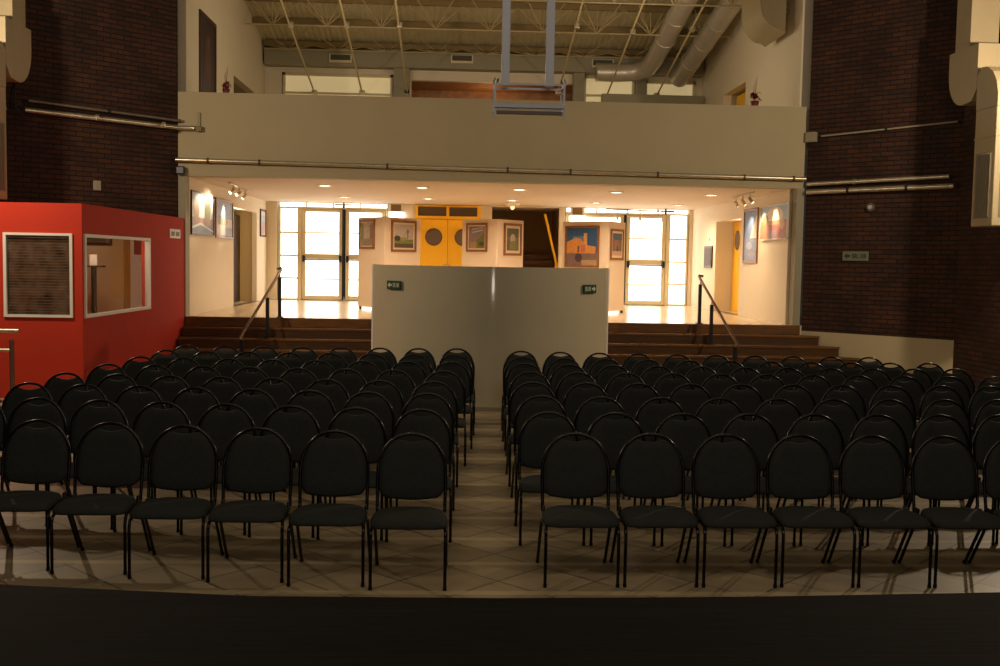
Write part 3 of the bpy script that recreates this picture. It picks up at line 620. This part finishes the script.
# ---------------------------------------------------------------- ducts and grille units
def duct_unit(label_d, label_u, sx, x_in, x_wall):
    """square duct dropping down the wall, bending forward into a grilled box"""
    xc = (x_in+x_wall)/2; w = abs(x_wall-x_in)
    t = thing('air_duct', label_d, 'duct', (xc, 16.1, 4.6), 0, 'air ducts in the hall corners')
    b = MB(); b.bar([(0, .98, 6.0), (0, .98, .98)], w*.8, .5, ref=(0, 1, 0)).build('drop', M_DUCT, t)
    e = MB()
    prof = [(1.3, 1.0), (1.3, .66)] + [(1.3-.5*(1-math.cos(PI/2*i/8)), .66-.56*math.sin(PI/2*i/8)) for i in range(1, 9)] + [(.5, .12), (.33, .3), (.33, 1.0)]
    e.prism(prof, -w*.5, w*.5, lambda p, q, tt: (tt, p, q)); e.build('elbow', M_DUCT, t)
    c = MB(); prof2 = [(.32, -.06), (.32, .5), (.2, .6), (.02, .58), (-.16, .48), (-.28, .32), (-.34, .12), (-.34, -.06)]
    c.prism(prof2, -w*.5, w*.5, lambda p, q, tt: (tt, p, q)); c.build('hood', M_DUCT, t)
    u = thing('grille_unit', label_u, 'ventilation unit', (xc, 16.1, 2.72 if sx > 0 else 2.85), 0, 'grilled ventilation boxes')
    MB().box(-w/2, w/2, -.34, .32, 0, 1.82 if sx > 0 else 1.69, b=.015).build('case', M_DUCT, u)
    side = -w/2-.004 if sx > 0 else w/2+.004
    MB().box(-w/2+.09, w/2-.09, -.35, -.335, .14, 1.12).build('grille', mat('grey_grille', (120, 112, 92), .5), u)
    g2 = MB()
    for k in range(8): g2.box(min(side, side-.008*sx), max(side, side-.008*sx), -.22+k*.055, -.19+k*.055, .14, 1.12)
    g2.box(min(side, side+.004*sx), max(side, side+.004*sx), -.24, .24, .12, 1.14); g2.build('side_grille', mat('grey_grille', (120, 112, 92), .5), u)
    MB().box(-w/2-.006, w/2+.006, -.346, .326, 1.36, 1.385).build('seam', mat('duct_seam', (160, 140, 100), .5), u)
duct_unit('cream square air duct bending down in the corner over the brick side', 'cream box with grilles hanging high in the brick corner', 1, 8.2, 8.78)
duct_unit('cream square air duct bending down above the red booth', 'cream grilled box at the edge above the red booth', -1, -6.8, -7.38)

# upper gallery ducts under the roof
def round_duct(label, pts, r, m=M_ROUNDDUCT):
    t = thing('round_duct', label, 'duct', pts[0], 0, 'round ducts under the upper roof'); p0 = Vector(pts[0])
    MB().tube([Vector(p)-p0 for p in pts], r, 20).build('pipe', m, t)
    a, b = Vector(pts[0])-p0, Vector(pts[1])-p0
    for k in range(1, 5):
        q = a.lerp(b, k/5); d_ = (b-a).normalized(); MB().tube([q-d_*.02, q+d_*.02], r+.018, 20).build('collar', m, t)
round_duct('spiral metal duct bending toward the vent under the upper roof', [(5.2, 21.2, 8.55), (5.1, 27.2, 7.32), (5.02, 27.7, 7.18), (4.75, 28.0, 7.1), (4.3, 28.05, 7.08), (3.7, 28.05, 7.08)], .24)
round_duct('straight spiral metal duct under the upper roof by the side wall', [(6.2, 22.4, 8.2), (5.95, 28.2, 7.0)], .25)
t = thing('elbow_duct', 'pale duct end with rounded lower corner on the upper side wall above the brick corner', 'duct', (6.46, 20.75, 6.62))
q = [(-.52, 2.25), (-.52, .62)] + [(-.52+.42*(1-math.cos(PI/2*i/10)), .62-.56*math.sin(PI/2*i/10)) for i in range(1, 11)] + [(0, .0), (0, 2.25)]
MB().box(0, .215, .5, .56, .5, .58).prism(q, .02, 1.35, lambda a_, b_, c_: (a_, c_, b_), 0, False).build('casing', M_DUCT, t)
MB().prism([(x*.97-.004, z+.015) for x, z in q], 0, .02, lambda a_, b_, c_: (a_, c_, b_)).build('end_plate', mat('brown_grey_duct_plate', (134, 118, 82), .6), t)
MB().box(-.34, -.05, -.03, 0, .75, 2.15, b=.006).build('access_panel', M_GREYBEAM, t)
def vent(label, x, z):
    t = thing('air_vent', label, 'vent', (x, 28.3, z), 0, 'air vents on the upper beam')
    MB().box(-.3, .3, -.05, 0, 0, .22, b=.008).build('frame', M_FRAME, t); MB().box(-.26, .26, -.056, -.045, .06, .2).build('grille', mat('dark_grille', (70, 64, 52), .5), t)
vent('air vent on the upper beam nearest the booth side', -3.05, 7.2); vent('air vent on the upper beam behind the hanging cage side', .15, 7.26); vent('air vent on the upper beam beside the bent duct', 3.9, 7.24)

# ---------------------------------------------------------------- roof frames
def truss(label, y, zc):
    t = thing('roof_truss', label, 'truss', (.79, y, zc), 0, 'upper roof trusses')
    zr = 9.42-(y-19.9)*.2-.06-zc; x0, x1 = -5.82, 5.82
    MB().tube([(x0, 0, 0), (x1, 0, 0)], .022, 8).build('bottom_chord', M_TAN, t)
    MB().box(x0, x1, -.05, .05, zr-.12, zr).build('top_chord', M_BROWN, t)
    n = 9; w = MB()
    for k in range(n):
        xc = x0+(x1-x0)*(k+.5)/n; dx = (x1-x0)/n/2
        for q in (-1, -.5, .0, .5, 1): w.tube([(xc, 0, 0), (xc+dx*q, 0, zr-.1)], .014, 6)
        for q in (-1, 1): w.tube([(xc, 0, 0), (xc+dx*q, -1.2, zr+.1)], .013, 6)
    w.build('webs', M_TAN, t)
truss('tan roof truss nearest the upper back wall', 28.2, 7.5); truss('tan roof truss second from the upper back wall', 25.6, 7.56); truss('tan roof truss third from the upper back wall', 23.0, 7.66)
for i, y in enumerate((24.4, 26.9)):
    t = tag(MB().box(-5.9, 5.9, -.04, .04, -.14, 0).build('roof_purlin', M_BROWN, None, (.79, y, 9.42-(y-19.9)*.2-.02)), ('brown roof purlin nearer the hall under the sheeting', 'brown roof purlin nearer the back under the sheeting')[i], 'beam', 'roof purlins')
RODS = [(-3.76, 6.45), (-2.5, 6.48), (-1.3, 6.51), (2.75, 6.6), (4.04, 6.5), (5.42, 6.6)]
for i, (x, z) in enumerate(RODS):
    lab = ['nearest the booth side wall', 'second from the booth side wall', 'third from the booth side wall', 'third from the far side wall', 'second from the far side wall', 'nearest the far side wall'][i]
    t = thing('hanging_conduit', 'thin pale sloping rod under the upper roof, ' + lab, 'rod', (x, 28.45, z), 0, 'sloping rods under the upper roof')
    MB().tube([(0, 0, 0), (-.04, -7.6, 1.6)], .024, 8).build('rod', mat('pale_rod', (196, 176, 130), .5), t)
    MB().box(-.06, .06, -4.1, -3.95, .8, .92, b=.01).build('coupling', M_STEEL, t); MB().box(-.07, .07, 0, .25, -.05, .05, b=.01).build('bracket', M_FRAME, t)

# poinsettias on the parapet
def plant(label, x, s):
    t = thing('red_plant', label, 'plant', (x, YE+.14, ZP), 0, 'red plants on the parapet')
    MB().lathe([(.05*s, 0), (.07*s, .08*s), (.062*s, .085*s)], 12).build('pot', mat('dark_red_pot', (96, 20, 24), .5), t)
    b = MB()
    for k in range(26):
        a = 2*PI*k*.618; r_ = .05+.09*random.random(); z = .08+.12*random.random()
        c, s_ = math.cos(a), math.sin(a)
        b.add([(0, 0, z*s), ((r_*.5*c-.03*s_)*s, (r_*.5*s_+.03*c)*s, (z+.03)*s), (r_*c*s, r_*s_*s, (z-.01)*s), ((r_*.5*c+.03*s_)*s, (r_*.5*s_-.03*c)*s, (z+.025)*s)], [(0, 1, 2, 3)])
    b.build('leaves', mat('red_leaf', (128, 20, 26), .5, var=.3), t)
    st_ = MB()
    for k in range(4): st_.tube([(0, 0, .08*s), ((.02*k-.03)*s, .0, (.32+.05*k)*s)], .004, 5)
    st_.build('stem', mat('pale_stem', (150, 120, 80), .6), t)
plant('small red potted plant on the parapet above the booth side', -4.32, 1.1); plant('small red potted plant on the parapet near the brick corner', 5.75, 1.25)

# hanging metal cage on two bars
t = thing('hanging_cage', 'pale metal cage hanging on two long bars above the hall aisle', 'hanging cage', (.82, 12.0, 3.72))
for x in (-.265, .235): MB().box(x-.047, x+.047, -.03, .03, .3, 6.9, b=.006).build('bar', M_PALEMETAL, t)
a, b_, hh = -.385, .39, .3
cg = MB()
for z in (0.03, hh): cg.bar([(a, -.16, z), (b_, -.16, z), (b_, .16, z), (a, .16, z)], .022, .022, closed=True, ref=(0, 0, 1))
for x in (a, b_):
    for y in (-.16, .16): cg.box(x-.011, x+.011, y-.011, y+.011, -.08 if y < 0 else 0, hh+.01)
cg.build('frame', M_PALEMETAL, t)
MB().box(a, b_, -.19, -.165, .035, .085, b=.004).build('front_rail', M_PALEMETAL, t)
MB().box(a+.02, b_-.02, -.15, -.1, -.03, .01, b=.006).build('tray', mat('dull_tray', (120, 104, 96), .5), t)
for x in (a, b_): MB().tube([(x, -.14, hh+.0), (x+(.02 if x < 0 else -.02), -.14, hh+.06)], .03, 10).build('corner_bolt', M_STEEL, t)

# ---------------------------------------------------------------- chairs
def hoop(t):
    """right half outline of the tubular back, t = 0 (seat) .. 1 (top): (half width, height)"""
    pts = [(.219, .40), (.221, .50), (.223, .58), (.223, .65)] + [(.223*math.cos(PI/2*k/9)**.92, .65+.253*math.sin(PI/2*k/9)) for k in range(1, 9)] + [(0, .903)]
    f = t*(len(pts)-1); i = min(int(f), len(pts)-2); f -= i
    return (pts[i][0]+(pts[i+1][0]-pts[i][0])*f, pts[i][1]+(pts[i+1][1]-pts[i][1])*f)
def back_y(z): return .165+.085*max(0, (z-.42)/.48)
def make_chair():
    t = thing('stacking_chair', 'black padded chair', 'chair', (0,0,0), 0, 'black padded chairs set in rows')
    # hoop frame
    n = 36; right = [hoop(i/n) for i in range(n+1)]
    path = [(x, back_y(z), z) for x, z in right] + [(-x, back_y(z), z) for x, z in right[-2::-1]]
    MB().tube(path, .0115, 8).build('back_frame', M_TUBE, t)
    # padded back: inside the hoop, dipped at the top for the hand slot, bellied at the bottom
    ou = []
    m_ = 28
    for i in range(m_+1):
        zz = .506+(.872-.506)*i/m_
        f = 0
        hw_ = min(.212, next((right[k][0]+(right[k+1][0]-right[k][0])*(zz-right[k][1])/max(1e-6, right[k+1][1]-right[k][1]) for k in range(n) if right[k][1] <= zz <= right[k+1][1]), .1)-.010)
        if zz < .544: hw_ = min(hw_, .174+(.212-.174)*math.sqrt(max(0, (zz-.506)/.038)))
        ou.append((hw_, zz))
    U = 12; vs, fs = [], []
    for side in (0, 1):
        for hw_, zz in ou:
            for j in range(U+1):
                s_ = -1+2*j/U; x = s_*hw_
                e = (1-s_*s_)
                top = (zz-.506)/(.872-.506)
                z = zz
                if top > .85: z -= .022*math.exp(-(x/.085)**2)*(top-.85)/.15
                if top < .3: z -= .026*(1-(x/.218)**2)*(1-top/.3)
                th = .006+.020*min(1, (min(top, 1-top)*6))**.5*min(1, (1-abs(s_))*5+.0)**.5
                yy = back_y(z)+(th if side else -th)*1.0
                vs.append((x, yy, z))
    K = (m_+1)*(U+1)
    for i in range(m_):
        for j in range(U):
            q = i*(U+1)+j
            fs.append((q, q+1, q+U+2, q+U+1)); fs.append((K+q, K+q+U+1, K+q+U+2, K+q+1))
    ring = [j for j in range(U+1)] + [i*(U+1)+U for i in range(1, m_+1)] + [m_*(U+1)+j for j in range(U-1, -1, -1)] + [i*(U+1) for i in range(m_-1, 0, -1)]
    for a_, b_ in zip(ring, ring[1:]+ring[:1]): fs.append((b_, a_, K+a_, K+b_))
    MB().add(vs, fs, True).build('backrest', M_FAB, t)
    # seat cushion: rounded plan, crowned top, thick front edge
    pl = []
    for i in range(40):
        a_ = 2*PI*i/40; c_, s_ = math.cos(a_), math.sin(a_); p_ = 6.5 if s_ < 0 else 3.6
        k = (abs(c_)**p_+abs(s_)**p_)**(-1/p_); pl.append((.24*c_*k*(1-.13*max(0, s_)), .208*s_*k-.042))
    sv, sf = [], []
    rings = [(.0, .466), (.5, .464), (.82, .457), (.95, .446), (1.0, .428), (.995, .412), (.95, .4), (.6, .396), (0.0, .396)]
    for sc, z in rings:
        for x, y in pl: sv.append((x*sc, (y+.042)*sc-.042, z-.01-(.012 if y < -.15 and z > .41 else 0)*sc))
    for r_ in range(len(rings)-1):
        for i in range(40): sf.append((r_*40+i, r_*40+(i+1) % 40, (r_+1)*40+(i+1) % 40, (r_+1)*40+i))
    sf = [f[::-1] for f in sf]
    MB().add(sv, sf, True).build('seat', M_FAB, t)
    for s_ in (-1, 1):
        x = s_*.231
        MB().tube([(x, -.215, 0), (x, -.215, .33), (x, -.2, .366), (x*.98, -.165, .382), (x*.94, .14, .386)], .0107, 8).lathe([(.0128, 0), (.0128, .02)], 8, (x, -.215, 0)).build('leg', M_TUBE, t)
        MB().tube([(x, .335, 0), (x*1.0, .13, .31), (x*.99, .085, .36), (x*.97, -.02, .376)], .011, 8).lathe([(.0128, 0), (.0128, .02)], 8, (x, .335, 0)).build('leg', M_TUBE, t)
        MB().box(min(x*.9, x*.96), max(x*.9, x*.96), .1, .185, .375, .44, b=.004).build('bracket', M_BLACK, t)
    for y in (-.17, .12): MB().box(-.2, .2, y, y+.02, .376, .396).build('seat_frame', M_TUBE, t)
    return t
ROWS = [
  ('L',1,[(-0.26,6.63),(-0.77,6.70),(-1.29,6.78),(-1.78,6.85),(-2.30,6.94),(-2.82,7.02),(-3.36,7.11)]),
  ('L',2,[(-0.23,7.75),(-0.72,7.80),(-1.23,7.86),(-1.74,7.92),(-2.25,7.99),(-2.75,8.06),(-3.26,8.14),(-3.76,8.23)]),
  ('L',3,[(-0.18,8.73),(-0.73,8.78),(-1.23,8.82),(-1.72,8.87),(-2.22,8.93),(-2.72,8.99),(-3.21,9.05),(-3.71,9.12)]),
  ('L',4,[(-0.16,9.62),(-0.68,9.64),(-1.19,9.68),(-1.69,9.72),(-2.17,9.76),(-2.67,9.81),(-3.17,9.87),(-3.70,9.93)]),
  ('L',5,[(-0.07,10.59),(-0.61,10.61),(-1.09,10.63),(-1.59,10.66),(-2.09,10.69),(-2.56,10.73),(-3.08,10.77),(-3.58,10.81)]),
  ('L',6,[(-0.02,11.56),(-0.49,11.53),(-0.98,11.52),(-1.52,11.52),(-1.99,11.53),(-2.47,11.56),(-3.00,11.60),(-3.50,11.66)]),
  ('L',7,[(0.02,12.44),(-0.46,12.42),(-0.94,12.41),(-1.45,12.41),(-1.95,12.42),(-2.45,12.45),(-2.96,12.49),(-3.44,12.54)]),
  ('L',8,[(0.06,13.33),(-0.47,13.28),(-0.93,13.26),(-1.43,13.24),(-1.89,13.23),(-2.39,13.24),(-2.86,13.25),(-3.39,13.29)]),
  ('R',1,[(0.82,6.70),(1.34,6.71),(1.86,6.71),(2.38,6.72),(2.87,6.72),(3.36,6.72),(3.84,6.72)]),
  ('R',2,[(0.72,7.68),(1.24,7.68),(1.78,7.68),(2.32,7.69),(2.85,7.71),(3.33,7.72),(3.81,7.75),(4.29,7.78)]),
  ('R',3,[(0.74,8.66),(1.27,8.63),(1.80,8.61),(2.32,8.61),(2.82,8.61),(3.31,8.63),(3.80,8.65),(4.29,8.68),(4.79,8.72)]),
  ('R',4,[(0.75,9.66),(1.29,9.66),(1.79,9.66),(2.29,9.66),(2.77,9.67),(3.30,9.68),(3.77,9.70),(4.26,9.72),(4.78,9.74),(5.27,9.76)]),
  ('R',5,[(0.80,10.60),(1.29,10.60),(1.83,10.60),(2.33,10.60),(2.83,10.60),(3.31,10.60),(3.81,10.60),(4.30,10.61),(4.80,10.61),(5.27,10.62),(5.75,10.63)]),
  ('R',6,[(0.82,11.49),(1.32,11.43),(1.84,11.39),(2.30,11.36),(2.79,11.34),(3.26,11.33),(3.75,11.34),(4.26,11.35),(4.78,11.38),(5.25,11.42),(5.75,11.47)]),
  ('R',7,[(0.86,12.27),(1.37,12.19),(1.87,12.14),(2.34,12.10),(2.83,12.07),(3.31,12.05),(3.77,12.05),(4.25,12.06),(4.73,12.08),(5.27,12.12),(5.77,12.17)]),
  ('R',8,[(0.89,13.08),(1.41,13.01),(1.90,12.95),(2.38,12.91),(2.85,12.87),(3.32,12.85),(3.80,12.83),(4.30,12.83),(4.80,12.84),(5.29,12.85)])]
NTH = ['first','second','third','fourth','fifth','sixth','seventh','eighth','ninth','tenth','eleventh']
chair0 = make_chair(); used = False
for side, row, pts in ROWS:
    n_ = len(pts); mi_ = (n_-1)/2; mx_ = sum(p[0] for p in pts)/n_      # even out the spacing of a row
    k_ = sum((i-mi_)*p[0] for i, p in enumerate(pts))/sum((i-mi_)**2 for i in range(n_))
    k_ = math.copysign(max(abs(k_), .4925), k_)
    pts[:] = [(.25*p[0]+.75*(mx_+k_*(i-mi_)), p[1]) for i, p in enumerate(pts)]
    for _ in range(30):                       # keep neighbours just clear of each other
        for i in range(len(pts)-1):
            (xa, ya), (xb, yb) = pts[i], pts[i+1]; gap = .491-abs(xb-xa)
            if gap > 0:
                s_ = 1 if xb > xa else -1
                pts[i] = (xa-s_*gap/2, ya); pts[i+1] = (xb+s_*gap/2, yb)
    for i, (x, y) in enumerate(pts):
        rw = NTH[row-1]+' row from stage' if row < 8 else 'last row from stage'
        if row == 1: rw = 'front row by stage'
        lab = 'black padded chair, ' + ('red booth side of aisle, ' if side == 'L' else 'opposite side from red booth, ') + rw + ', ' + NTH[i] + ' from aisle'
        rz = random.uniform(-.007, .007)
        if not used: chair0.location = (x, y, 0); chair0.rotation_euler[2] = rz; chair0['label'] = lab; used = True
        else: dup(chair0, (x, y, 0), rz, lab)

# ---------------------------------------------------------------- light
def light(kind, name, loc, e, col, size=.3, tgt=None, sx=None, sy=None):
    l = bpy.data.lights.new(name, kind); l.energy = e; l.color = col
    if kind == 'AREA':
        l.shape = 'RECTANGLE'; l.size = sx; l.size_y = sy
    else: l.shadow_soft_size = size
    o = bpy.data.objects.new(name, l); C.objects.link(o); o.location = loc
    if tgt: o.rotation_euler = (Vector(tgt)-Vector(loc)).to_track_quat('-Z', 'Y').to_euler()
    return o
WARM = (1, .80, .56)
light('POINT', 'hall_wall_lamp', (-6.9, 13.6, 4.9), 620, WARM, .09)
light('POINT', 'hall_wall_lamp', (8.2, 13.6, 4.9), 620, WARM, .09)
light('AREA', 'house_light', (.7, 10.5, 10.4), 90, WARM, tgt=(.7, 10.51, 0), sx=12, sy=5)
light('AREA', 'stage_front_light', (.7, .5, 7.5), 195, (1, .86, .66), tgt=(.7, 15, 1.5), sx=8, sy=1.2)
light('POINT', 'stage_lamp', (1.05, -2.2, 1.35), 70, (1, .88, .72), .32)
light('POINT', 'gallery_fill', (-1.8, 22.5, 5.9), 66, (1, .84, .58), .4)  # pair of unseen fills added to brighten the upper walls
light('POINT', 'gallery_fill', (3.6, 22.5, 5.9), 66, (1, .84, .58), .4)
light('POINT', 'timber_room_lamp', (1.0, 29.6, 6.2), 16, (1, .7, .42), .2)
light('POINT', 'booth_fill', (-5.7, 17.0, 2.5), 46, (1, .92, .78), .2)  # added light so the room behind the side glass shows
light('POINT', 'stairwell_fill', (2.0, 30.2, 3.9), 170, (1, .72, .42), .2)  # extra light without a fitting, lifts the black stair opening
light('POINT', 'recess_fill', (-5.3, 25.4, 3.0), 34, (1, .80, .54), .1)  # fill added to lighten the recess jambs, no visible source
light('POINT', 'recess_fill', (6.82, 24.6, 3.0), 10, (1, .80, .54), .1)
w = bpy.data.worlds.new('world'); bpy.context.scene.world = w; w.use_nodes = True
w.node_tree.nodes['Background'].inputs[0].default_value = (.02, .017, .014, 1)
sc = bpy.context.scene
sc.view_settings.view_transform = 'Standard'; sc.view_settings.look = 'None'; sc.view_settings.gamma = 1; sc.view_settings.use_curve_mapping = False
sc.view_settings.exposure = 0
sc.cycles.use_denoising = True
sc.cycles.max_bounces = 8; sc.cycles.diffuse_bounces = 4
sc.cycles.sample_clamp_indirect = 6
